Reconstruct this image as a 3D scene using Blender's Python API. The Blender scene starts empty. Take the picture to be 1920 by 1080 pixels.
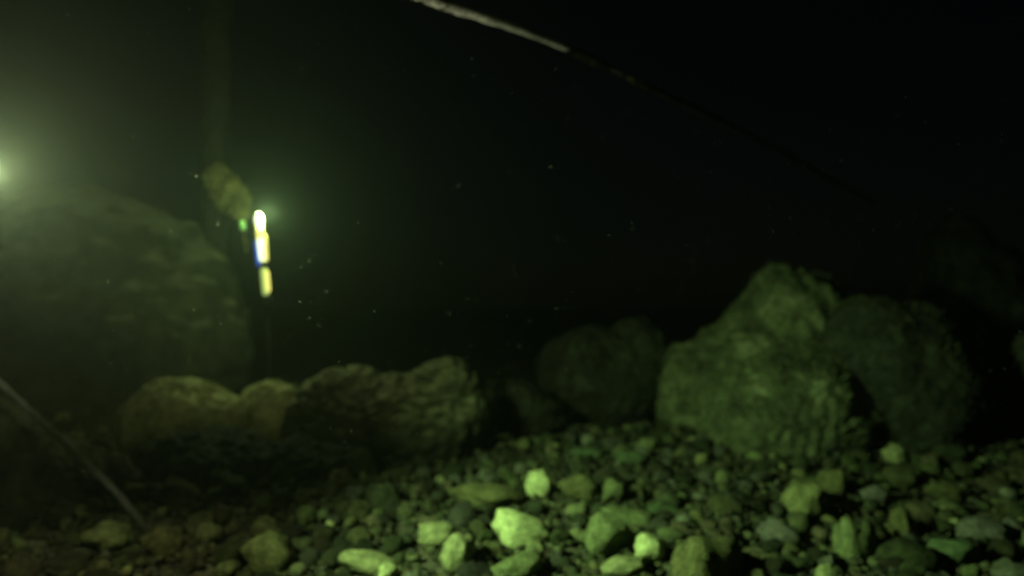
import bpy, bmesh, math, random
from mathutils import Vector, noise, Matrix

# ------------------------------------------------------------------ camera
SC = bpy.context.scene
COL = SC.collection
F = 1371.0                       # focal length in photograph pixels (1920 wide)
CAM_Z = 0.50
PITCH = math.atan(20 / F)
cam_d = bpy.data.cameras.new('camera')
cam_d.sensor_width = 36
cam_d.lens = 36 * F / 1920
cam_d.clip_start = 0.02
cam_d.clip_end = 300
cam_d.dof.use_dof = True
cam_d.dof.focus_distance = 0.62
cam_d.dof.aperture_fstop = 25.7 / 7.6
cam = bpy.data.objects.new('camera', cam_d)
cam.location = (0, 0, CAM_Z)
cam.rotation_euler = (math.pi / 2 + PITCH, 0, 0)
COL.objects.link(cam)
SC.camera = cam

# ------------------------------------------------------------------ night sky over the water
W = bpy.data.worlds.new('World')
SC.world = W
W.use_nodes = True
wn = W.node_tree.nodes
sky = wn.new('ShaderNodeTexSky')
sky.sky_type = 'NISHITA'
sky.sun_disc = False
sky.sun_elevation = math.radians(16)
sky.sun_rotation = math.radians(200)
wn['Background'].inputs[1].default_value = 0.00022
W.node_tree.links.new(sky.outputs[0], wn['Background'].inputs[0])

SC.view_settings.view_transform = 'Standard'
SC.view_settings.look = 'None'
SC.view_settings.exposure = 0.0
SC.view_settings.gamma = 1.0
SC.cycles.volume_bounces = 1
SC.cycles.max_bounces = 4
SC.cycles.use_denoising = True
SC.cycles.use_adaptive_sampling = False
SC.cycles.sample_clamp_indirect = 0.25
SC.cycles.volume_max_steps = 64

TUBE_POWER = 8.5
BEAM_POWER = 215.0
GLOBE_POWER = 13.0
HAZE_DENSITY = 0.0125

random.seed(11)
R = random.Random(5)

def P(px, py, d):
    """photograph direction at a distance d (m) along the view axis -> point in the place"""
    v = Vector(((px - 960) / F * d, d, (540 - py) / F * d))
    v.rotate(Matrix.Rotation(PITCH, 3, 'X'))
    return v + Vector((0, 0, CAM_Z))

def gz(x, y):
    h = 0.035 * noise.noise(Vector((x * 1.1, y * 1.1, 3.3))) + 0.012 * noise.noise(Vector((x * 4, y * 4, 8)))
    h -= 0.05 * math.exp(-((x - 1.2) / 0.75) ** 2 - ((y - 3.0) / 0.55) ** 2)
    far = math.hypot(x, y)
    if far > 5:
        h += 0.012 * (far - 5)
    return h

# ------------------------------------------------------------------ helpers
def mesh_obj(name, verts, faces, mat, parent=None, smooth=True):
    me = bpy.data.meshes.new(name)
    me.from_pydata(verts, [], faces)
    if smooth:
        me.polygons.foreach_set('use_smooth', [True] * len(me.polygons))
    me.materials.append(mat)
    o = bpy.data.objects.new(name, me)
    COL.objects.link(o)
    if parent:
        o.parent = parent
    return o

def tag(o, label=None, cat=None, group=None, kind=None):
    if label: o['label'] = label
    if cat: o['category'] = cat
    if group: o['group'] = group
    if kind: o['kind'] = kind
    return o

def empty(name, loc):
    o = bpy.data.objects.new(name, None)
    o.empty_display_size = 0.05
    o.location = loc
    COL.objects.link(o)
    return o

_ico = {}
def ico(n):
    if n not in _ico:
        bm = bmesh.new()
        bmesh.ops.create_icosphere(bm, subdivisions=n, radius=1)
        bm.verts.ensure_lookup_table()
        _ico[n] = ([v.co.copy() for v in bm.verts], [[v.index for v in f.verts] for f in bm.faces])
        bm.free()
    return _ico[n]

def fbm(p, oct=4, lac=2.0, gain=0.5):
    s, a = 0.0, 1.0
    for _ in range(oct):
        s += a * noise.noise(p)
        p = p * lac + Vector((3.1, 1.7, 9.2))
        a *= gain
    return s

def tube(path, radii, sides=10, wob=0.0, seed=0):
    """swept tube through points with a radius at each"""
    verts, faces = [], []
    n = len(path)
    for i, p in enumerate(path):
        t = (path[min(i + 1, n - 1)] - path[max(i - 1, 0)]).normalized()
        a = t.orthogonal().normalized() if abs(t.z) > 0.95 else t.cross(Vector((0, 0, 1))).normalized()
        b = t.cross(a)
        for k in range(sides):
            th = 2 * math.pi * k / sides
            d = a * math.cos(th) + b * math.sin(th)
            r = radii[i] * (1 + wob * noise.noise((p + d * 0.05) * 30 + Vector((seed, 0, 0))))
            verts.append(p + d * r)
    for i in range(n - 1):
        for k in range(sides):
            k2 = (k + 1) % sides
            faces.append([i * sides + k, i * sides + k2, (i + 1) * sides + k2, (i + 1) * sides + k])
    faces.append(list(range(sides))[::-1])
    faces.append([(n - 1) * sides + k for k in range(sides)])
    return verts, faces

# ------------------------------------------------------------------ materials
def new_mat(name):
    m = bpy.data.materials.new(name)
    m.use_nodes = True
    return m, m.node_tree.nodes, m.node_tree.links, m.node_tree.nodes['Principled BSDF']

def rock_mat(name, c1, c2, c3, scale=6.0, bump=0.6, use_obj=False, attr=None, lit_top=None):
    m, n, l, b = new_mat(name)
    tc = n.new('ShaderNodeTexCoord')
    n1 = n.new('ShaderNodeTexNoise'); n1.inputs['Scale'].default_value = scale
    n1.inputs['Detail'].default_value = 8; n1.inputs['Roughness'].default_value = 0.68
    n2 = n.new('ShaderNodeTexNoise'); n2.inputs['Scale'].default_value = scale * 5
    n2.inputs['Detail'].default_value = 6
    l.new(tc.outputs['Object'], n1.inputs['Vector'])
    l.new(tc.outputs['Object'], n2.inputs['Vector'])
    r = n.new('ShaderNodeValToRGB')
    e = r.color_ramp.elements
    e[0].position = 0.34; e[0].color = (*c1, 1)
    e[1].position = 0.70; e[1].color = (*c3, 1)
    mid = e.new(0.52); mid.color = (*c2, 1)
    l.new(n1.outputs['Fac'], r.inputs['Fac'])
    mr = n.new('ShaderNodeMapRange')
    mr.inputs['From Min'].default_value = 0.3; mr.inputs['From Max'].default_value = 0.7
    mr.inputs['To Min'].default_value = 0.55; mr.inputs['To Max'].default_value = 1.35
    l.new(n2.outputs['Fac'], mr.inputs['Value'])
    mx = n.new('ShaderNodeMix'); mx.data_type = 'RGBA'; mx.blend_type = 'MULTIPLY'
    mx.inputs['Factor'].default_value = 1
    l.new(r.outputs['Color'], mx.inputs['A']); l.new(mr.outputs['Result'], mx.inputs['B'])
    out = mx.outputs['Result']
    if use_obj or attr:
        if attr:
            oi = n.new('ShaderNodeAttribute'); oi.attribute_name = attr
        else:
            oi = n.new('ShaderNodeObjectInfo')
        m2 = n.new('ShaderNodeMix'); m2.data_type = 'RGBA'; m2.blend_type = 'MULTIPLY'
        m2.inputs['Factor'].default_value = 1
        l.new(out, m2.inputs['A']); l.new(oi.outputs['Color'], m2.inputs['B'])
        out = m2.outputs['Result']
    if lit_top:                                   # light on the tops put into the colour: upward faces paler
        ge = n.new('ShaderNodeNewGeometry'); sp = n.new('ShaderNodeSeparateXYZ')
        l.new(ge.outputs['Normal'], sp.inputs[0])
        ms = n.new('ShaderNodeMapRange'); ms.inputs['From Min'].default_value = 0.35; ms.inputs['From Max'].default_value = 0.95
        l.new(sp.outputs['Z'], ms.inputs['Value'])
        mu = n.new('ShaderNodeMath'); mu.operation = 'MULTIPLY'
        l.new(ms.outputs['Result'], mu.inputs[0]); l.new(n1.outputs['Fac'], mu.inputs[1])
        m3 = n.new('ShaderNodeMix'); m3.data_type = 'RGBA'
        l.new(mu.outputs[0], m3.inputs['Factor']); l.new(out, m3.inputs['A']); m3.inputs['B'].default_value = (*lit_top, 1)
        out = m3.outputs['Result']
    l.new(out, b.inputs['Base Color'])
    b.inputs['Roughness'].default_value = 0.9
    b.inputs['Specular IOR Level'].default_value = 0.15
    bp = n.new('ShaderNodeBump'); bp.inputs['Strength'].default_value = bump
    bp.inputs['Distance'].default_value = 0.01
    ad = n.new('ShaderNodeMath'); ad.operation = 'ADD'
    l.new(n1.outputs['Fac'], ad.inputs[0]); l.new(n2.outputs['Fac'], ad.inputs[1])
    l.new(ad.outputs[0], bp.inputs['Height'])
    l.new(bp.outputs['Normal'], b.inputs['Normal'])
    return m

def plain_mat(name, c, rough=0.8, metal=0.0, scale=30, var=0.5, bump=0.3):
    lo = tuple(x * (1 - var) for x in c); hi = tuple(min(1, x * (1 + var)) for x in c)
    m = rock_mat(name, lo, c, hi, scale, bump)
    b = m.node_tree.nodes['Principled BSDF']
    b.inputs['Roughness'].default_value = rough
    b.inputs['Metallic'].default_value = metal
    return m

def glow_mat(name, col, strength):
    m, n, l, b = new_mat(name)
    b.inputs['Base Color'].default_value = (*[min(1, c) for c in col], 1)
    b.inputs['Roughness'].default_value = 0.3
    b.inputs['Emission Color'].default_value = (*col, 1)
    b.inputs['Emission Strength'].default_value = strength
    m.cycles.emission_sampling = 'NONE'
    return m

M_ROCK = rock_mat('algae_rock', (0.018, 0.022, 0.012), (0.07, 0.088, 0.036), (0.17, 0.19, 0.095), 7)
M_ROCK_RIDGE = rock_mat('ridge_algae_rock', (0.016, 0.018, 0.009), (0.035, 0.04, 0.018), (0.07, 0.075, 0.036), 5, lit_top=(0.32, 0.36, 0.17))  # lit crest put into the colour of the upward faces
M_ROCK_MID = rock_mat('brown_algae_rock', (0.025, 0.027, 0.013), (0.05, 0.055, 0.025), (0.09, 0.095, 0.05), 5)
M_ROCK_DOME = rock_mat('dim_algae_rock', (0.026, 0.031, 0.017), (0.034, 0.041, 0.021), (0.045, 0.053, 0.028), 3, lit_top=(0.42, 0.46, 0.28))  # bright upper rim painted in as a paler top colour
M_ROCK_CLUMP = rock_mat('clump_algae', (0.10, 0.112, 0.045), (0.2, 0.22, 0.085), (0.34, 0.37, 0.16), 14)
M_ROCK_PALE = rock_mat('pale_lit_top_rock', (0.10, 0.115, 0.04), (0.21, 0.24, 0.08), (0.34, 0.37, 0.16), 6, lit_top=(0.48, 0.52, 0.25))  # lit tops painted in as a paler colour facing up
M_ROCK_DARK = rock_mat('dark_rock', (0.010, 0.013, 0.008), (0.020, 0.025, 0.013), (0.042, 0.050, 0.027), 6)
M_BED = rock_mat('lake_bed_silt', (0.03, 0.032, 0.018), (0.06, 0.062, 0.032), (0.12, 0.12, 0.07), 9)
M_COB = rock_mat('cobble_stone', (0.4, 0.42, 0.36), (0.85, 0.86, 0.8), (1.35, 1.35, 1.3), 1.9, 0.9, use_obj=True)
M_COBS = rock_mat('pebble_stone', (0.55, 0.55, 0.5), (0.9, 0.9, 0.85), (1.25, 1.25, 1.2), 30, 0.5, attr='tint')
M_ALGA = plain_mat('turf_algae', (0.07, 0.088, 0.036), 0.9, scale=8)
M_ALGA_PALE = plain_mat('pale_turf_algae', (0.22, 0.23, 0.08), 0.9, scale=8)
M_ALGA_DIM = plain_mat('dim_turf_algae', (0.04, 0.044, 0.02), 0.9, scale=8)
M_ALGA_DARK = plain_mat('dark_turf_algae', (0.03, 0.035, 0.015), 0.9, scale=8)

# ------------------------------------------------------------------ the bed
def build_bed():
    N = 150
    xs = []
    for i in range(N + 1):
        u = i / N * 2 - 1
        xs.append(math.copysign(abs(u) ** 2.2, u) * 20)
    verts, faces = [], []
    for j in range(N + 1):
        for i in range(N + 1):
            x, y = xs[i], xs[j] + 2
            verts.append((x, y, gz(x, y) - 0.01 + 0.02 * noise.noise(Vector((x * 14, y * 14, 1)))))
    for j in range(N):
        for i in range(N):
            a = j * (N + 1) + i
            faces.append([a, a + 1, a + N + 2, a + N + 1])
    o = mesh_obj('lake_bed', verts, faces, M_BED)
    o['kind'] = 'structure'
build_bed()

# ------------------------------------------------------------------ boulders
def make_boulder(name, label, cpx, cpy, d, lobes, mat, seed, sub=5, rough=0.10, depth_k=0.8, turf=None, turf_n=4000,
                 turf_len=0.010, cat='boulder', group=None, angular=0.25):
    """lobes: (x0px, y0px, half width px, half height px, forward shift m) ellipsoids, joined as seen from their common centre"""
    s = d / F
    c = P(cpx, cpy, d)
    L = []
    for (lx, ly, hw, hh, fy) in lobes:
        L.append((Vector(((lx - cpx) * s, fy, -(ly - cpy) * s)), Vector((hw * s, max(hw, hh) * s * depth_k, hh * s))))
    size = max(l[1].length for l in L)
    off = Vector((seed * 7.3, seed * 3.1, seed * 1.9))
    V0_, F0_ = ico(4)
    jv, jf = [], []
    for (o, r) in L:
        b = len(jv)
        jv += [Vector((v.x * r.x, v.y * r.y, v.z * r.z)) + o for v in V0_]
        jf += [[i + b for i in f] for f in F0_]
    tmp = mesh_obj('remesh_source', jv, jf, mat)
    md = tmp.modifiers.new('r', 'REMESH'); md.mode = 'VOXEL'; md.voxel_size = size / (60 if sub > 5 else 46)
    dg = bpy.context.evaluated_depsgraph_get()
    em = bpy.data.meshes.new_from_object(tmp.evaluated_get(dg))
    bpy.data.objects.remove(tmp)
    bm = bmesh.new(); bm.from_mesh(em)
    for _ in range(5):
        bmesh.ops.smooth_vert(bm, verts=bm.verts, factor=0.5, use_axis_x=True, use_axis_y=True, use_axis_z=True)
    bm.normal_update(); bm.verts.index_update()
    Fc = [[v.index for v in f.verts] for f in bm.faces]
    verts = []
    for v in bm.verts:
        p = v.co
        q = p * (2.2 / size) + off
        cell = noise.voronoi(q * 1.5)[0]
        e = cell[1] - cell[0]
        t = size * rough * (fbm(q, 5, 2.1, 0.52) + 0.30 * fbm(q * 6, 3)) - size * angular * 0.35 * max(0.0, 0.16 - e)
        verts.append(p + v.normal * t)
    bm.free()
    root = mesh_obj(name, verts, Fc, mat)
    root.location = c
    tag(root, label, cat, group)
    if turf:
        rr = random.Random(seed)
        me = root.data
        polys = me.polygons
        tv, tf = [], []
        for _ in range(turf_n * 2):
            f = polys[rr.randrange(len(polys))]
            nrm = f.normal
            if nrm.z < -0.25: continue
            p = f.center
            if noise.noise(p * (3.5 / size) + off * 2) < -0.22: continue
            t1 = nrm.orthogonal().normalized()
            t1.rotate(Matrix.Rotation(rr.uniform(0, 6.28), 3, nrm))
            ln = turf_len * rr.uniform(0.4, 1.3)
            w = turf_len * rr.uniform(0.10, 0.24)
            bend = Vector((rr.uniform(-1, 1), rr.uniform(-1, 1), rr.uniform(-0.2, 0.9))) * ln * 0.6
            b = len(tv)
            base = p - nrm * 0.003
            mid = base + nrm * ln * 0.6 + bend * 0.3
            tv += [base - t1 * w, base + t1 * w, mid - t1 * w * 0.8, mid + t1 * w * 0.8, base + nrm * ln + bend]
            tf += [[b, b + 1, b + 3, b + 2], [b + 2, b + 3, b + 4]]
        t = mesh_obj('algae_turf', tv, tf, turf, root)
        t['kind'] = 'stuff'
    return root

# large rounded dome in the murk on the left
make_boulder('dome_boulder', 'huge rounded boulder fading into the lit murk behind the rock ridge on the left', 150, 620, 3.5,
             [(140, 650, 330, 300, 0), (300, 570, 160, 165, 0.0), (-40, 620, 220, 250, 0.1)], M_ROCK_DOME, 2, rough=0.04, depth_k=0.5,
             turf=M_ALGA_DIM, turf_n=2500, turf_len=0.012, angular=0.1)
# ridge
G_R = 'rocks of the low ridge'
make_boulder('ridge_rock', 'low yellowish algae-topped rock at the left end of the ridge', 345, 790, 2.3,
             [(345, 800, 120, 90, 0), (300, 790, 80, 55, 0), (400, 785, 70, 60, 0)], M_ROCK_PALE, 3, rough=0.07, turf=M_ALGA_PALE, group=G_R)
make_boulder('ridge_rock', 'small knob of rock filling the dip between low mossy rock and two-humped boulder', 505, 780, 2.4,
             [(505, 790, 70, 75, 0), (530, 770, 40, 52, 0)], M_ROCK_PALE, 4, rough=0.08, turf=M_ALGA_PALE, turf_n=900, group=G_R)
make_boulder('ridge_boulder', 'long two-humped mossy boulder in the middle of the ridge', 740, 780, 2.4,
             [(660, 785, 130, 95, 0), (840, 770, 90, 98, 0), (760, 790, 150, 92, 0.0)], M_ROCK_RIDGE, 5, rough=0.07, turf=M_ALGA_DIM, turf_n=2600, group=G_R)
make_boulder('ridge_rock', 'dark low rock at the right foot of the two-humped boulder', 950, 760, 2.7,
             [(950, 770, 75, 60, 0), (990, 780, 60, 50, 0)], M_ROCK_DARK, 6, sub=4, rough=0.09, turf=M_ALGA_DARK, turf_n=700, group=G_R)
# dark hollow below the ridge
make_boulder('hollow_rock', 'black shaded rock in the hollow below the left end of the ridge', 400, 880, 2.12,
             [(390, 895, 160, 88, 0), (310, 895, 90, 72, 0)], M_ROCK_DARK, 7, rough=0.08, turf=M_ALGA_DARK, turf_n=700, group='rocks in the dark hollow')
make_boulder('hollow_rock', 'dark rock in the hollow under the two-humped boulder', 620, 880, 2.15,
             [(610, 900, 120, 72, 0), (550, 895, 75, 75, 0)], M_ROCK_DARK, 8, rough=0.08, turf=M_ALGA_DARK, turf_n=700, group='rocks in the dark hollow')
make_boulder('slope_rock', 'dim sloping rock at the left edge under the slanting cable', 90, 900, 1.9,
             [(60, 920, 160, 110, 0), (150, 930, 110, 85, 0), (-60, 860, 150, 120, 0)], M_ROCK_MID, 9, rough=0.08, turf=M_ALGA, turf_n=1500, cat='rock')
# middle
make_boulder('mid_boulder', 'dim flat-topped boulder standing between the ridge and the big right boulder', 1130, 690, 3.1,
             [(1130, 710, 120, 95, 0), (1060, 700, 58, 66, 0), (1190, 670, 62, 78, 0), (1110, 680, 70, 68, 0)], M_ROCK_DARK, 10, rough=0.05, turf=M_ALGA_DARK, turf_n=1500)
# right pile
G_P = 'boulders of the right pile'
make_boulder('peaked_boulder', 'tall peaked mossy boulder at the back of the right pile', 1470, 700, 3.0,
             [(1440, 740, 190, 150, 0), (1480, 630, 95, 130, 0), (1530, 610, 80, 95, 0.05), (1420, 660, 90, 90, 0), (1320, 740, 85, 110, 0), (1590, 690, 120, 140, 0)], M_ROCK, 12, sub=6,
             rough=0.075, turf=M_ALGA, turf_n=9000, turf_len=0.014, group=G_P)
make_boulder('bulging_boulder', 'rounded bulging boulder at the front of the right pile, lit green on its left side', 1470, 770, 2.45,
             [(1475, 780, 150, 120, 0), (1520, 745, 95, 105, 0.05), (1415, 790, 90, 105, 0)], M_ROCK, 13, sub=6, rough=0.07, turf=M_ALGA, turf_n=9000, turf_len=0.014, group=G_P)
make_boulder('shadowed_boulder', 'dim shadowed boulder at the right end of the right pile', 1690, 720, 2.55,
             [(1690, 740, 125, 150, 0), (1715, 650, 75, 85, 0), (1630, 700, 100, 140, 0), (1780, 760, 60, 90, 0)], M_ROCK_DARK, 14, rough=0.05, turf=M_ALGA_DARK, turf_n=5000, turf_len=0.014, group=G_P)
make_boulder('edge_boulder', 'dark boulder cut off by the right edge of the view', 1990, 740, 2.7,
             [(1990, 740, 110, 120, 0), (1960, 690, 70, 80, 0)], M_ROCK_DARK, 15, sub=4, rough=0.06, turf=M_ALGA, turf_n=900)
make_boulder('far_pinnacle', 'barely visible rock pinnacle in the dark behind the right pile', 1810, 600, 5.2,
             [(1810, 620, 90, 170, 0), (1790, 500, 45, 90, 0), (1860, 560, 70, 90, 0)], M_ROCK_DARK, 16, rough=0.08, turf=M_ALGA_DARK, turf_n=900, cat='rock')

# ------------------------------------------------------------------ cobbles
COB = []
def cobble_mesh(seed, sub):
    rr = random.Random(seed)
    V, Fc = ico(sub)
    planes = []
    for _ in range(rr.randint(4, 8)):
        nrm = Vector((rr.gauss(0, 1), rr.gauss(0, 1), rr.gauss(0, 1))).normalized()
        planes.append((nrm, rr.uniform(0.5, 0.85)))
    vs = []
    for v in V:
        t = 1.0
        for (nrm, dd) in planes:
            c = v.dot(nrm)
            if c > 0.05:
                u = dd / c
                t = min(t, u) if u < t else t
        p = v * (t * 0.88 + 0.12)
        p *= 1 + 0.26 * fbm(v * 1.7 + Vector((seed * 1.7, 0, 0)), 4, 2.2, 0.55)
        vs.append(p)
    for ax in range(3):                        # unit extents
        lo = min(p[ax] for p in vs); hi = max(p[ax] for p in vs)
        for p in vs: p[ax] = (p[ax] - (lo + hi) / 2) * 2 / (hi - lo)
    return vs, Fc
COB_MESH = []
for k in range(26):
    vs, fc = cobble_mesh(100 + k, 3)
    me = bpy.data.meshes.new('cobble')
    me.from_pydata(vs, [], fc)
    me.polygons.foreach_set('use_smooth', [True] * len(me.polygons))
    me.materials.append(M_COB)
    COB_MESH.append(me)
COB_LOW = [cobble_mesh(100 + k, 2) for k in range(26)]

def to_px(p):
    v = p - Vector((0, 0, CAM_Z))
    v.rotate(Matrix.Rotation(-PITCH, 3, 'X'))
    if v.y < 0.05: return (-999, -999)
    return 960 + v.x / v.y * F, 540 - v.z / v.y * F

def ground_at(px, py, lift=0.0):
    a = P(px, py, 1.0) - Vector((0, 0, CAM_Z))
    d = 1.0
    for _ in range(6):
        p = P(px, py, d)
        d *= (CAM_Z - gz(p.x, p.y) - lift) / max(0.01, CAM_Z - p.z)
    return P(px, py, d), d

placed = []     # x, y, r
def clear(x, y, r, k=0.66):
    for (a, b, c) in placed:
        if (a - x) ** 2 + (b - y) ** 2 < ((r + c) * k) ** 2: return False
    return True

PALE = (0.30, 0.34, 0.15); PGREEN = (0.16, 0.20, 0.08); OLIVE = (0.11, 0.12, 0.045)
GREY = (0.14, 0.15, 0.11); FLATG = (0.085, 0.13, 0.055); BRIGHT = (0.56, 0.66, 0.29)
SPECIAL = [
 (1008, 912, 40, 52, BRIGHT, 'bright upright yellow-green cobble standing alone in the middle of the bed'),
 (980, 1000, 100, 48, BRIGHT, 'brightest wedge-shaped cobble pointing down, at the centre front of the bed'),
 (1220, 1038, 66, 58, BRIGHT, 'bright rounded pale cobble right of centre at the bottom of the view'),
 (1138, 1010, 76, 72, PGREEN, 'round soft green cobble between the two brightest front cobbles'),
 (1180, 972, 90, 38, PGREEN, 'long flat green cobble lying behind the round soft green cobble'),
 (818, 1008, 60, 40, PALE, 'pale yellow-green cobble left of the bright wedge-shaped cobble'),
 (858, 1042, 52, 66, PALE, 'slanting pale cobble touching the pale yellow-green cobble from the front'),
 (690, 1058, 92, 36, PALE, 'long low pale cobble at the bottom edge left of centre'),
 (728, 1078, 36, 34, BRIGHT, 'small bright cobble cut by the bottom edge left of centre'),
 (1098, 852, 58, 24, FLATG, 'flat vivid green stone towards the back of the bed, left one of two'),
 (1180, 858, 62, 22, FLATG, 'flat vivid green stone towards the back of the bed, right one of two'),
 (1216, 838, 40, 28, PGREEN, 'small pale lumpy cobble at the back of the bed before the bulging boulder'),
 (1678, 856, 40, 36, PALE, 'pale round cobble perched in the dark under the shadowed boulder'),
 (1602, 1015, 74, 80, PGREEN, 'large olive green cobble at the front right of the bed'),
 (1325, 1056, 132, 90, OLIVE, 'largest cobble of the bed, olive and broad, at the bottom right of centre'),
 (198, 1014, 74, 60, PGREEN, 'green-tipped cobble in the dim lower left of the bed'),
 (1086, 916, 64, 48, OLIVE, 'blocky olive cobble right of the upright yellow-green cobble'),
 (1152, 926, 46, 44, PGREEN, 'small pale green cobble right of the blocky olive cobble'),
 (505, 1042, 86, 74, OLIVE, 'yellowish olive cobble in front of the dark hollow'),
 (425, 1072, 44, 34, PGREEN, 'small green cobble at the bottom edge in front of the dark hollow'),
 (1168, 1068, 70, 36, PALE, 'pale oblong cobble at the bottom edge beside the bright rounded cobble'),
 (912, 932, 130, 44, OLIVE, 'long olive cobble lying left of the upright yellow-green cobble'),
 (1560, 908, 44, 54, OLIVE, 'upright olive cobble in front of the right pile'),
 (1640, 930, 38, 36, GREY, 'little greyish cobble touching the upright olive cobble on its right'),
 (1902, 994, 46, 34, GREY, 'pale grey cobble near the right edge of the bed'),
 (1772, 924, 58, 34, OLIVE, 'low olive cobble in the right part of the bed'),
 (1245, 955, 54, 24, FLATG, 'thin flat green stone behind the bright rounded cobble'),
 (1255, 1005, 40, 26, PGREEN, 'little green cobble just behind the bright rounded cobble'),
 (970, 1068, 80, 46, PGREEN, 'green cobble cut by the bottom edge below the bright wedge-shaped cobble'),
 (310, 1018, 60, 56, OLIVE, 'dim olive cobble right of the green-tipped cobble'),
 (1840, 1000, 70, 44, GREY, 'grey broad cobble left of the pale grey cobble near the right edge'),
 (1790, 1040, 76, 52, FLATG, 'mossy green cobble at the front right corner of the bed'),
 (1460, 1000, 66, 44, GREY, 'grey-green cobble behind the largest cobble'),
 (1690, 990, 44, 66, OLIVE, 'tall narrow olive cobble right of the large olive green cobble'),
]
G_C = 'cobbles of the bed'
SHORT = ['upright yellow-green cobble', 'bright wedge-shaped cobble', 'bright rounded cobble', 'round soft green cobble', 'long flat green cobble', 'pale yellow-green cobble', 'slanting pale cobble', 'long low pale cobble', 'small bright bottom-edge cobble', 'left flat vivid green stone', 'right flat vivid green stone', 'small pale lumpy cobble', 'pale round perched cobble', 'large olive green cobble', 'largest olive cobble', 'green-tipped cobble', 'blocky olive cobble', 'small pale green cobble', 'yellowish olive cobble', 'small green bottom-edge cobble', 'pale oblong cobble', 'long olive cobble', 'upright olive cobble', 'small grey-green cobble', 'pale grey cobble', 'low olive cobble', 'thin flat green stone', 'little green cobble', 'green bottom-edge cobble', 'dim olive cobble', 'grey broad cobble', 'mossy green corner cobble', 'grey-green cobble', 'tall narrow olive cobble']
def put_cobble(x, y, sx, sy, sz, rot, tint, label, rr, name='cobble', bury=0.3):
    o = bpy.data.objects.new(name, rr.choice(COB_MESH))
    COL.objects.link(o)
    o.location = (x, y, gz(x, y) + sz * (1 - 2 * bury))
    o.rotation_euler = rot
    o.scale = (sx, sy, sz)
    o.color = (*tint, 1)
    tag(o, label, 'cobble', G_C)
    return o

rr = random.Random(21)
for (px, py, w, h, tint, label) in SPECIAL:
    _, d0 = ground_at(px, py)
    hz = h * 0.5 * d0 / F
    p, d = ground_at(px, py, hz * 0.6)
    hw = w * 0.5 * d / F * 1.22; hh = h * 0.5 * d / F * 1.2
    put_cobble(p.x, p.y, hw, (hw + hh) * 0.5, hh, (rr.uniform(-.2, .2), rr.uniform(-.25, .25), rr.uniform(-.4, .4)), tint, label, rr, bury=0.2)
    placed.append((p.x, p.y, max(hw, hh * 0.8) * 1.3))

TINTS = [('olive', (0.105, 0.118, 0.045)), ('dark green', (0.06, 0.08, 0.034)), ('grey-green', (0.105, 0.12, 0.075)),
         ('brownish', (0.10, 0.098, 0.048)), ('pale green', (0.20, 0.235, 0.10)), ('mossy', (0.085, 0.115, 0.04))]
def zone(px, py):
    row = 'back' if py < 880 else ('mid' if py < 965 else 'front')
    if px < 330: return {'back': 'beside the sloping rock at the left edge', 'mid': 'below the sloping rock at the left', 'front': 'in the dim bottom left corner'}[row]
    if px < 640: return {'back': 'under the left end of the ridge', 'mid': 'inside the dark hollow below the ridge', 'front': 'in front of the dark hollow'}[row]
    if px < 900: return {'back': 'under the two-humped boulder', 'mid': 'on the bed in front of the two-humped boulder', 'front': 'left of centre near the bottom edge'}[row]
    if px < 1230: return {'back': 'before the dim middle boulder', 'mid': 'around the upright yellow-green cobble', 'front': 'among the brightest front cobbles'}[row]
    if px < 1560: return {'back': 'at the foot of the bulging boulder', 'mid': 'on the bed below the bulging boulder', 'front': 'around the largest cobble at the bottom right'}[row]
    return {'back': 'under the shadowed boulder at the right', 'mid': 'on the right part of the bed', 'front': 'in the bottom right corner'}[row]

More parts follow.
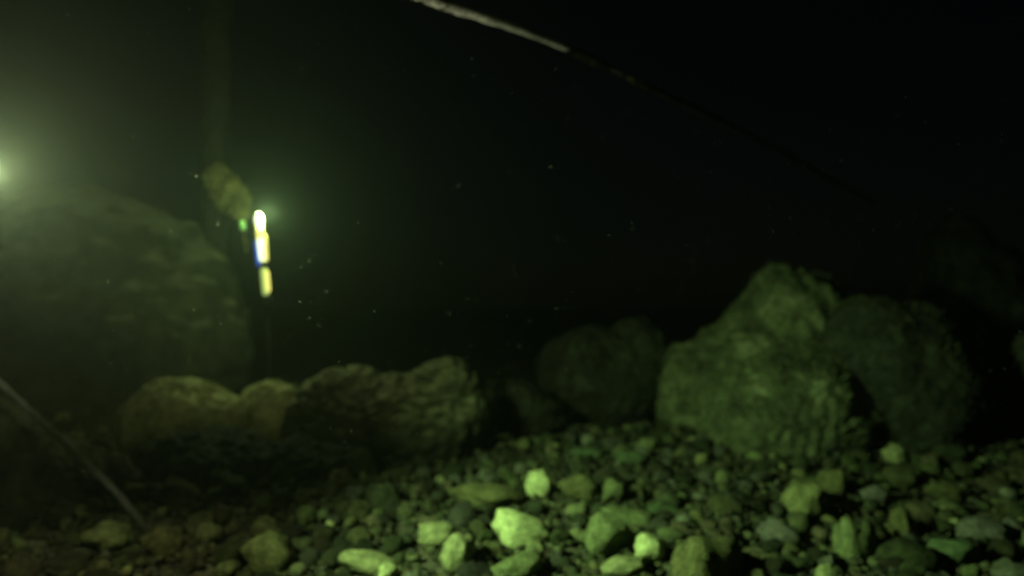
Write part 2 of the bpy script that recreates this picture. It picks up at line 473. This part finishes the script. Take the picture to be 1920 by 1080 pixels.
cands = []
tries = 0
while tries < 30000 and len(cands) < 2600:
    tries += 1
    y = rr.uniform(1.1, 4.2)
    x = rr.uniform(-0.85, 0.85) * y
    r = min(0.055, max(0.011, rr.lognormvariate(math.log(0.0195), 0.40)))
    if not clear(x, y, r): continue
    p = Vector((x, y, gz(x, y) + r * 0.5))
    px, py = to_px(p)
    placed.append((x, y, r))
    cands.append((x, y, r, px, py))
vis = [c for c in cands if -20 < c[3] < 1940 and 700 < c[4] < 1100 and not (430 > c[3] > 250 and c[4] < 900)]
vis.sort(key=lambda c: -c[2] / c[1])
chosen = set(id(c) for c in vis[:266])
sv, sf, st = [], [], []
NAMED = []
for c in cands:
    x, y, r, px, py = c
    asp = rr.uniform(0.75, 1.3); hz = r * rr.uniform(0.65, 1.1)
    tn, tint = rr.choices(TINTS, [4, 3, 3, 2, 2.2, 3])[0]
    k = min(3.2, rr.lognormvariate(math.log(1.15), 0.5))
    tint = tuple(v * k * 0.50 for v in tint)
    rot = (rr.uniform(-.35, .35), rr.uniform(-.35, .35), rr.uniform(0, 6.28))
    if id(c) in chosen:
        spx = r * 2 / y * F
        size = 'large' if spx > 52 else ('medium' if spx > 36 else 'small')
        best = min(range(len(SPECIAL)), key=lambda q: math.hypot(SPECIAL[q][0] - px, (SPECIAL[q][1] - py) * 1.4))
        S_ = SPECIAL[best]
        dx, dy = px - S_[0], (py - S_[1]) * 1.4
        dist = math.hypot(dx, dy)
        if dist < 115:
            way = ('right of' if dx > 0 else 'left of') if abs(dx) > abs(dy) else ('in front of' if dy > 0 else 'behind')
            lab, rank = f'{size} {tn} cobble {way} the {SHORT[best]}', dist
        else:
            lab, rank = f'{size} {tn} cobble {zone(px, py)}', px
        NAMED.append((lab, rank, dist < 115, put_cobble(x, y, r * asp, r / asp, hz, rot, tint, lab, rr)))
    else:
        vs, fc = rr.choice(COB_LOW)
        M = Matrix.Translation((x, y, gz(x, y) + hz * 0.4)) @ Matrix.Rotation(rot[2], 4, 'Z') @ Matrix.Rotation(rot[0], 4, 'X') @ Matrix.Diagonal((r * asp, r / asp, hz, 1))
        b = len(sv)
        sv += [M @ v for v in vs]
        sf += [[i + b for i in f] for f in fc]
        st += [tint] * len(vs)
ORD = ['first', 'second', 'third', 'fourth', 'fifth', 'sixth', 'seventh', 'eighth', 'ninth', 'tenth', 'eleventh', 'twelfth']
by_label = {}
for lab, rank, near, ob in NAMED:
    by_label.setdefault(lab, []).append((rank, near, ob))
for lab, items in by_label.items():
    if len(items) > 1:
        items.sort(key=lambda t: t[0])
        for q, (rank, near, ob) in enumerate(items):
            if near and len(items) == 2:
                ob['label'] = lab + (', the closer one' if q == 0 else ', the one farther away')
            elif near:
                ob['label'] = lab + f', {ORD[min(q, 11)]} closest to it'
            else:
                ob['label'] = lab + f', {ORD[min(q, 11)]} from the left'
def tint_attr(o, cols):
    a = o.data.attributes.new('tint', 'FLOAT_COLOR', 'POINT')
    a.data.foreach_set('color', [x for c in cols for x in (*c, 1.0)])
o = mesh_obj('far_cobbles', sv, sf, M_COBS)
tint_attr(o, st)
tag(o, 'small dim stones covering the farther bed between and behind the boulders', 'stones', kind='stuff')

# gravel between the cobbles
gv, gf, gt = [], [], []
GL = [cobble_mesh(300 + k, 1) for k in range(8)]
for _ in range(14000):
    y = 1.05 + 2.9 * rr.random() ** 1.5
    x = rr.uniform(-0.8, 0.8) * y
    r = rr.uniform(0.004, 0.011)
    vs, fc = rr.choice(GL)
    tn, tint = rr.choice(TINTS)
    tint = tuple(v * 0.4 for v in tint)
    b = len(gv)
    M = Matrix.Translation((x, y, gz(x, y) + r * 0.4)) @ Matrix.Rotation(rr.uniform(0, 6), 4, 'Z') @ Matrix.Diagonal((r * rr.uniform(.8, 1.3), r, r * rr.uniform(.6, 1), 1))
    gv += [M @ v for v in vs]
    gf += [[i + b for i in f] for f in fc]
    gt += [tint] * len(vs)
o = mesh_obj('gravel', gv, gf, M_COBS)
tint_attr(o, gt)
tag(o, 'fine dark gravel filling the gaps between the cobbles', 'gravel', kind='stuff')

# ------------------------------------------------------------------ post with algae clump, and the tube lamp
M_POST = plain_mat('encrusted_timber', (0.022, 0.026, 0.018), 0.95, scale=12, bump=0.8)
M_METAL = plain_mat('dark_metal', (0.012, 0.013, 0.012), 0.8, 0.0, scale=40, var=0.3)
M_ROPE = plain_mat('pale_rope_fibre', (0.8, 0.84, 0.84), 0.9, scale=25, var=0.4)
M_CABLE = plain_mat('silted_cable', (0.16, 0.175, 0.15), 0.8, scale=50, var=0.35)

D_T = 2.8
base = P(402, 700, 3.5); base.z = gz(base.x, base.y)
post = empty('encrusted_post', base)
tag(post, 'tall faint encrusted post rising out of the top of the view behind the tube lamp', 'post')
path = [Vector((0.004 * math.sin(i * 1.3), 0, -0.1 + i * 0.1)) for i in range(24)]
vs, fc = tube(path, [0.066 + 0.006 * math.sin(i * 2.1) for i in range(24)], 16, 0.35, 3)
mesh_obj('shaft', vs, fc, M_POST, post)
tv, tf = [], []
for _ in range(900):
    z = rr.uniform(0.05, 2.1); th = rr.uniform(0, 6.28)
    n_ = Vector((math.cos(th), math.sin(th), 0)); p = n_ * 0.063 + Vector((0, 0, z))
    t1 = Vector((-n_.y, n_.x, 0)); ln = rr.uniform(0.01, 0.035); w = rr.uniform(0.002, 0.006)
    b = len(tv)
    tv += [p - t1 * w, p + t1 * w, p + n_ * ln + Vector((0, 0, rr.uniform(-.02, .02)))]
    tf.append([b, b + 1, b + 2])
t = mesh_obj('algae_turf', tv, tf, M_ALGA_DARK, post); t['kind'] = 'stuff'

# ragged pale clump hanging off the post towards the lamp
make_boulder('algae_clump', 'ragged pale algae clump leaning from the post down to the tube lamp', 432, 362, 3.4,
             [(406, 338, 15, 20, 0), (420, 356, 20, 26, 0.03), (438, 372, 22, 28, 0), (456, 390, 13, 22, -0.05), (467, 404, 8, 16, -0.1)], M_ROCK_CLUMP, 22, sub=5, rough=0.2,
             depth_k=0.9, turf=M_ALGA_PALE, turf_n=4000, turf_len=0.022, cat='algae clump')

# tube lamp
def lathe(profile, axis_a, axis_b, sides=20):
    ax = (axis_b - axis_a)
    t = ax.normalized(); a = t.orthogonal().normalized(); bb = t.cross(a)
    verts, faces = [], []
    for (u, r) in profile:
        c = axis_a + ax * u
        for k in range(sides):
            th = 2 * math.pi * k / sides
            verts.append(c + (a * math.cos(th) + bb * math.sin(th)) * max(r, 0.0005))
    n = len(profile)
    for i in range(n - 1):
        for k in range(sides):
            k2 = (k + 1) % sides
            faces.append([i * sides + k, i * sides + k2, (i + 1) * sides + k2, (i + 1) * sides + k])
    faces.append(list(range(sides))[::-1]); faces.append([(n - 1) * sides + k for k in range(sides)])
    return verts, faces

foot = P(512, 640, D_T); foot.z = gz(foot.x, foot.y)
lamp = empty('tube_lamp', foot)
tag(lamp, 'glowing white and yellow tube lamp standing on a thin dark stake behind the ridge', 'lamp')
def Q(px, py, dd=D_T): return P(px, py, dd) - foot
mm = D_T / F
E_WHITE = glow_mat('lamp_white', (0.95, 1.0, 0.72), 1.8)
E_PALE = glow_mat('lamp_pale', (0.85, 1.0, 0.52), 1.7)
E_YEL = glow_mat('fringe_yellow', (1.0, 0.95, 0.22), 1.2)
E_CYAN = glow_mat('lamp_cyan', (0.45, 0.85, 1.0), 0.9)
E_DIM = glow_mat('lamp_lower', (0.62, 0.85, 0.25), 0.5)
E_BLUE = glow_mat('fringe_blue', (0.05, 0.16, 0.9), 0.5)
E_LED = glow_mat('lamp_green_led', (0.35, 0.9, 0.2), 0.45)
def lpart(name, prof, a, b, mat, sides=20):
    vs, fc = lathe(prof, a, b, sides)
    return mesh_obj(name, vs, fc, mat, lamp)
cap = [(0, 0.3), (0.05, 0.7), (0.15, 1), (0.85, 1), (0.95, 0.7), (1, 0.3)]
def cyl(r): return [(u, k * r * mm) for u, k in cap]
lpart('bulb', [(0, 1 * mm), (0.1, 4 * mm), (0.3, 7 * mm), (0.55, 7.5 * mm), (0.8, 6.5 * mm), (1, 5 * mm)], Q(484, 399), Q(486, 424), E_WHITE)
lpart('neck_tube', [(0, 6 * mm), (1, 6.5 * mm)], Q(486, 422), Q(488, 446), E_YEL)
lpart('upper_tube', cyl(5.8), Q(487, 442), Q(493, 492), E_PALE)
lpart('amber_fringe', cyl(3.2), Q(496, 440, D_T - 0.015), Q(500, 490, D_T - 0.015), E_YEL, 10)  # yellow lens fringe made as a glowing piece, no lamp part
lpart('blue_fringe', cyl(3.0), Q(480, 450, D_T + 0.004), Q(485, 500, D_T + 0.004), E_BLUE, 10)  # blue lens fringe made as a glowing piece, no lamp part
lpart('collar', cyl(5.5), Q(493, 490), Q(495, 502), M_METAL)
lpart('lower_tube', cyl(6.5), Q(494, 500), Q(499, 556), E_DIM)
lpart('amber_fringe', cyl(3.5), Q(500, 506, D_T - 0.014), Q(504, 548, D_T - 0.014), E_YEL, 10)  # lower yellow lens fringe, likewise a glowing piece
lpart('foot_socket', [(0, 7 * mm), (0.4, 10 * mm), (1, 13 * mm)], Q(498, 554), Q(502, 572), M_METAL)
lpart('stake', [(0, 2.2 * mm), (1, 2.2 * mm)], Q(500, 570), Vector((0, 0, -0.05)), M_METAL)
lpart('side_rod', cyl(3), Q(456, 424), Q(462, 474), plain_mat('side_rod_paint', (0.25, 0.3, 0.15), 0.6, scale=40))
lpart('indicator', cyl(5), Q(454, 414), Q(457, 432), E_LED, 12)
lpart('bracket', [(0, 2.5 * mm), (1, 2.5 * mm)], Q(458, 440), Q(488, 452, D_T + 0.01), M_METAL, 8)
def lamp_light(name, kind, power, loc):
    ld = bpy.data.lights.new(name, kind)
    ld.energy = power; ld.color = (0.78, 1.0, 0.46); ld.shadow_soft_size = 0.02
    lo = bpy.data.objects.new(name, ld); COL.objects.link(lo)
    lo.parent = lamp; lo.location = loc
    return ld, lo
lamp_light('bulb_light', 'POINT', TUBE_POWER, Q(502, 398))

# ------------------------------------------------------------------ floodlight just outside the left edge
D_F = 0.9
head = P(-54, 318, D_F)
ff = Vector((head.x - 0.10, head.y + 0.02, gz(head.x, head.y)))
flood = empty('floodlight', ff)
tag(flood, 'underwater floodlight with a small globe bulb, glowing at the left edge of the view', 'lamp')
h = head - ff
def fpart(name, prof, a, b, mat, sides=24, parent=None):
    vs, fc = lathe(prof, a, b, sides)
    return mesh_obj(name, vs, fc, mat, parent or flood)
M_LENS = glow_mat('flood_lens', (0.95, 1.0, 0.6), 4)
def flood_head(name, at, target, power, size, blend, color, k=1.0):
    aim = (target - (ff + at)).normalized()
    hd = fpart(name, [(0, 0.014 * k), (0.2, 0.024 * k), (0.75, 0.030 * k), (0.8, 0.036 * k), (1, 0.036 * k)], at - aim * 0.10, at - aim * 0.008, M_METAL)
    fpart('lens', [(0, 0.030 * k), (0.6, 0.028 * k), (1, 0.02 * k)], at - aim * 0.010, at + aim * 0.003, M_LENS, 24, hd)
    fd = bpy.data.lights.new(name + '_light', 'SPOT')
    fd.energy = power; fd.color = color; fd.spot_size = math.radians(size); fd.spot_blend = blend; fd.shadow_soft_size = 0.06
    fo = bpy.data.objects.new(name + '_light', fd); COL.objects.link(fo)
    fo.parent = flood; fo.location = at + aim * 0.03
    fo.rotation_euler = aim.to_track_quat('-Z', 'Y').to_euler()
flood_head('scene_head', h + Vector((-0.14, -0.05, 0.03)), Vector((0.72, 1.8, 0.06)), BEAM_POWER, 80, 1.0, (0.62, 1.0, 0.46))
gl = h + Vector((0.022, 0.0, 0.0))
V_, F_ = ico(3)
fpart('globe_socket', [(0, 0.012), (0.7, 0.014), (1, 0.009)], gl + Vector((-0.09, -0.022, -0.002)), gl + Vector((-0.038, -0.010, 0)), M_METAL)
mesh_obj('globe', [v * 0.011 + gl + Vector((-0.028, -0.007, 0)) for v in V_], F_, M_LENS, flood)
# added plate out of view, blocks globe light towards the hollow
sx0, sx1, sy, sz0, sz1 = -0.007, 0.0030, 0.012, -0.0105, -0.0047
pv = [gl + Vector((x, y, z)) for y in (sy, sy + 0.001) for z in (sz0, sz1) for x in (sx0, sx1)]
mesh_obj('light_blocker', pv, [[0, 1, 3, 2], [5, 4, 6, 7], [0, 4, 5, 1], [2, 3, 7, 6], [0, 2, 6, 4], [1, 5, 7, 3]], M_METAL, flood, smooth=False)
fpart('blocker_arm', [(0, 0.0015), (1, 0.0015)], gl + Vector((-0.07, -0.015, -0.01)), gl + Vector((-0.006, 0.013, -0.008)), M_METAL, 8)  # carries the added blocking plate
gd = bpy.data.lights.new('globe_light', 'POINT')
gd.energy = GLOBE_POWER; gd.color = (1.0, 0.97, 0.56); gd.shadow_soft_size = 0.002
go = bpy.data.objects.new('globe_light', gd); COL.objects.link(go)
go.parent = flood; go.location = gl
fpart('stand', [(0, 0.010), (1, 0.010)], Vector((0, 0, -0.05)), h + Vector((-0.10, 0, -0.005)), M_METAL, 12)
fpart('cross_bar', [(0, 0.008), (1, 0.008)], h + Vector((-0.102, -0.09, -0.01)), h + Vector((-0.102, 0.09, -0.01)), M_METAL, 12)
fpart('bracket', [(0, 0.006), (1, 0.006)], h + Vector((-0.102, 0.03, -0.01)), h + Vector((-0.17, -0.06, 0.03)), M_METAL, 10)
fpart('bracket', [(0, 0.006), (1, 0.006)], h + Vector((-0.102, 0.0, -0.01)), gl + Vector((-0.085, -0.02, -0.002)), M_METAL, 10)

# ------------------------------------------------------------------ rope across the top and the slanting cable
def bez(pts, n):
    out = []
    for i in range(n + 1):
        t = i / n * (len(pts) - 1); k = min(int(t), len(pts) - 2); u = t - k
        p0 = pts[max(k - 1, 0)]; p1 = pts[k]; p2 = pts[k + 1]; p3 = pts[min(k + 2, len(pts) - 1)]
        out.append(0.5 * ((2 * p1) + (p2 - p0) * u + (2 * p0 - 5 * p1 + 4 * p2 - p3) * u * u + (3 * p1 - p0 - 3 * p2 + p3) * u ** 3))
    return out
rp = bez([P(560, -95, 1.2), P(800, -4, 1.35), P(940, 42, 1.5), P(1070, 94, 1.7), P(1190, 150, 1.95), P(1420, 262, 3.0), P(1640, 380, 5.5)], 90)
o0 = rp[0].copy()
rope = empty('slanting_rope', o0)
tag(rope, 'pale rope slanting down to the right across the top of the view', 'rope')
vs, fc = tube([p - o0 for p in rp], [0.0115 - 0.006 * min(1, max(0, (i - 26) / 20)) for i in range(len(rp))], 10, 0.25, 5)
mesh_obj('line', vs, fc, M_ROPE, rope)
def fuzz(path, i0, i1, n, rad, ln0, mat, parent, name='rope_fringe'):
    tv, tf = [], []
    for _ in range(n):
        t = rr.uniform(i0, i1 - 1.01); k = int(t); p = path[k].lerp(path[k + 1], t - k) - o0
        d = Vector((rr.gauss(0, 1), rr.gauss(0, 1), rr.gauss(-0.2, 1))).normalized()
        s_ = d.orthogonal().normalized() * rr.uniform(.002, .006)
        q = p + d * rad * rr.uniform(0.6, 1); e = p + d * (rad + rr.uniform(.3, 1) * ln0)
        b = len(tv)
        tv += [q - s_, q + s_, e]; tf.append([b, b + 1, b + 2])
    t = mesh_obj(name, tv, tf, mat, parent); t['kind'] = 'stuff'
for (a, b) in ((44, 57), (59, 91)):  # dark sleeves put the unlit stretches of the rope into colour
    seg = [p - o0 for p in rp[a:b]]
    n_ = len(seg)
    vs, fc = tube(seg, [0.006 + 0.004 * min(1, 3 * min(i, n_ - 1 - i if b < 91 else 9) / n_ + 0.2) for i in range(n_)], 12, 0.5, a)
    mesh_obj('unlit_sleeve', vs, fc, M_ALGA_DARK, rope)
fuzz(rp, 44, 60, 1500, 0.006, 0.009, M_ALGA_DARK, rope)  # dark fringe over the same unlit stretch
fuzz(rp, 60, 90, 2200, 0.007, 0.009, M_ALGA_DARK, rope)  # dark fringe, far end made to look unlit
fuzz(rp, 8, 21, 900, 0.0105, 0.007, M_ALGA, rope)

cp = bez([P(-120, 600, 1.75), P(-10, 708, 1.7), P(60, 775, 1.66), P(150, 858, 1.62), P(215, 920, 1.6), ground_at(258, 972, 0.02)[0], ground_at(275, 1000, -0.03)[0], ground_at(285, 1020, -0.08)[0]], 60)
o1 = cp[0].copy()
vs, fc = tube([p - o1 for p in cp], [0.007] * len(cp), 10, 0.3, 8)
c_ = mesh_obj('lamp_cable', vs, fc, M_CABLE)
c_.location = o1
tag(c_, 'faint grey cable slanting down over the dim rock at the lower left', 'cable')

# ------------------------------------------------------------------ drifting particles
pv, pf = [], []
V0, F0 = ico(1)
for _ in range(6500):
    d = 0.65 + 3.2 * rr.random() ** 1.3
    p = P(rr.uniform(-60, 1980), rr.uniform(-60, 1000), d)
    if p.z < 0.08: continue
    r = (0.00018 + 0.00038 * rr.random() ** 6) * (0.6 + 0.5 * d)
    sx = rr.uniform(.7, 2.2); sz = rr.uniform(.6, 1.2)
    b = len(pv)
    pv += [p + Vector((v.x * r * sx, v.y * r, v.z * r * sz)) for v in V0]
    pf += [[i + b for i in f] for f in F0]
for _ in range(140):
    d = rr.uniform(0.16, 0.6)
    p = P(rr.uniform(-50, 1970), rr.uniform(-40, 1000), d)
    r = rr.uniform(0.00008, 0.0003)
    b = len(pv)
    pv += [p + v * r for v in V0]
    pf += [[i + b for i in f] for f in F0]
o = mesh_obj('drifting_particles', pv, pf, plain_mat('particle_silt', (0.16, 0.175, 0.13), 0.8, scale=20))
tag(o, 'tiny pale particles drifting in the dark water', 'particles', kind='stuff')

# ------------------------------------------------------------------ murky water
bm = bmesh.new()
bmesh.ops.create_cube(bm, size=1)
me = bpy.data.meshes.new('haze'); bm.to_mesh(me); bm.free()
hz = bpy.data.objects.new('haze', me); COL.objects.link(hz)
hz.scale = (44, 44, 4.2); hz.location = (0, 2, 2.3 - 4.2 / 2 + 0.6)
hm = bpy.data.materials.new('murky_water'); hm.use_nodes = True
nt = hm.node_tree
nt.nodes.remove(nt.nodes['Principled BSDF'])
vol = nt.nodes.new('ShaderNodeVolumePrincipled')
vol.inputs['Color'].default_value = (0.58, 0.80, 0.60, 1)
vol.inputs['Density'].default_value = HAZE_DENSITY
vol.inputs['Anisotropy'].default_value = 0.8
nt.links.new(vol.outputs[0], nt.nodes['Material Output'].inputs['Volume'])
hm.cycles.volume_sampling = 'EQUIANGULAR'
me.materials.append(hm)
tag(hz, 'greenish murky water filling the whole view', 'water', kind='stuff')
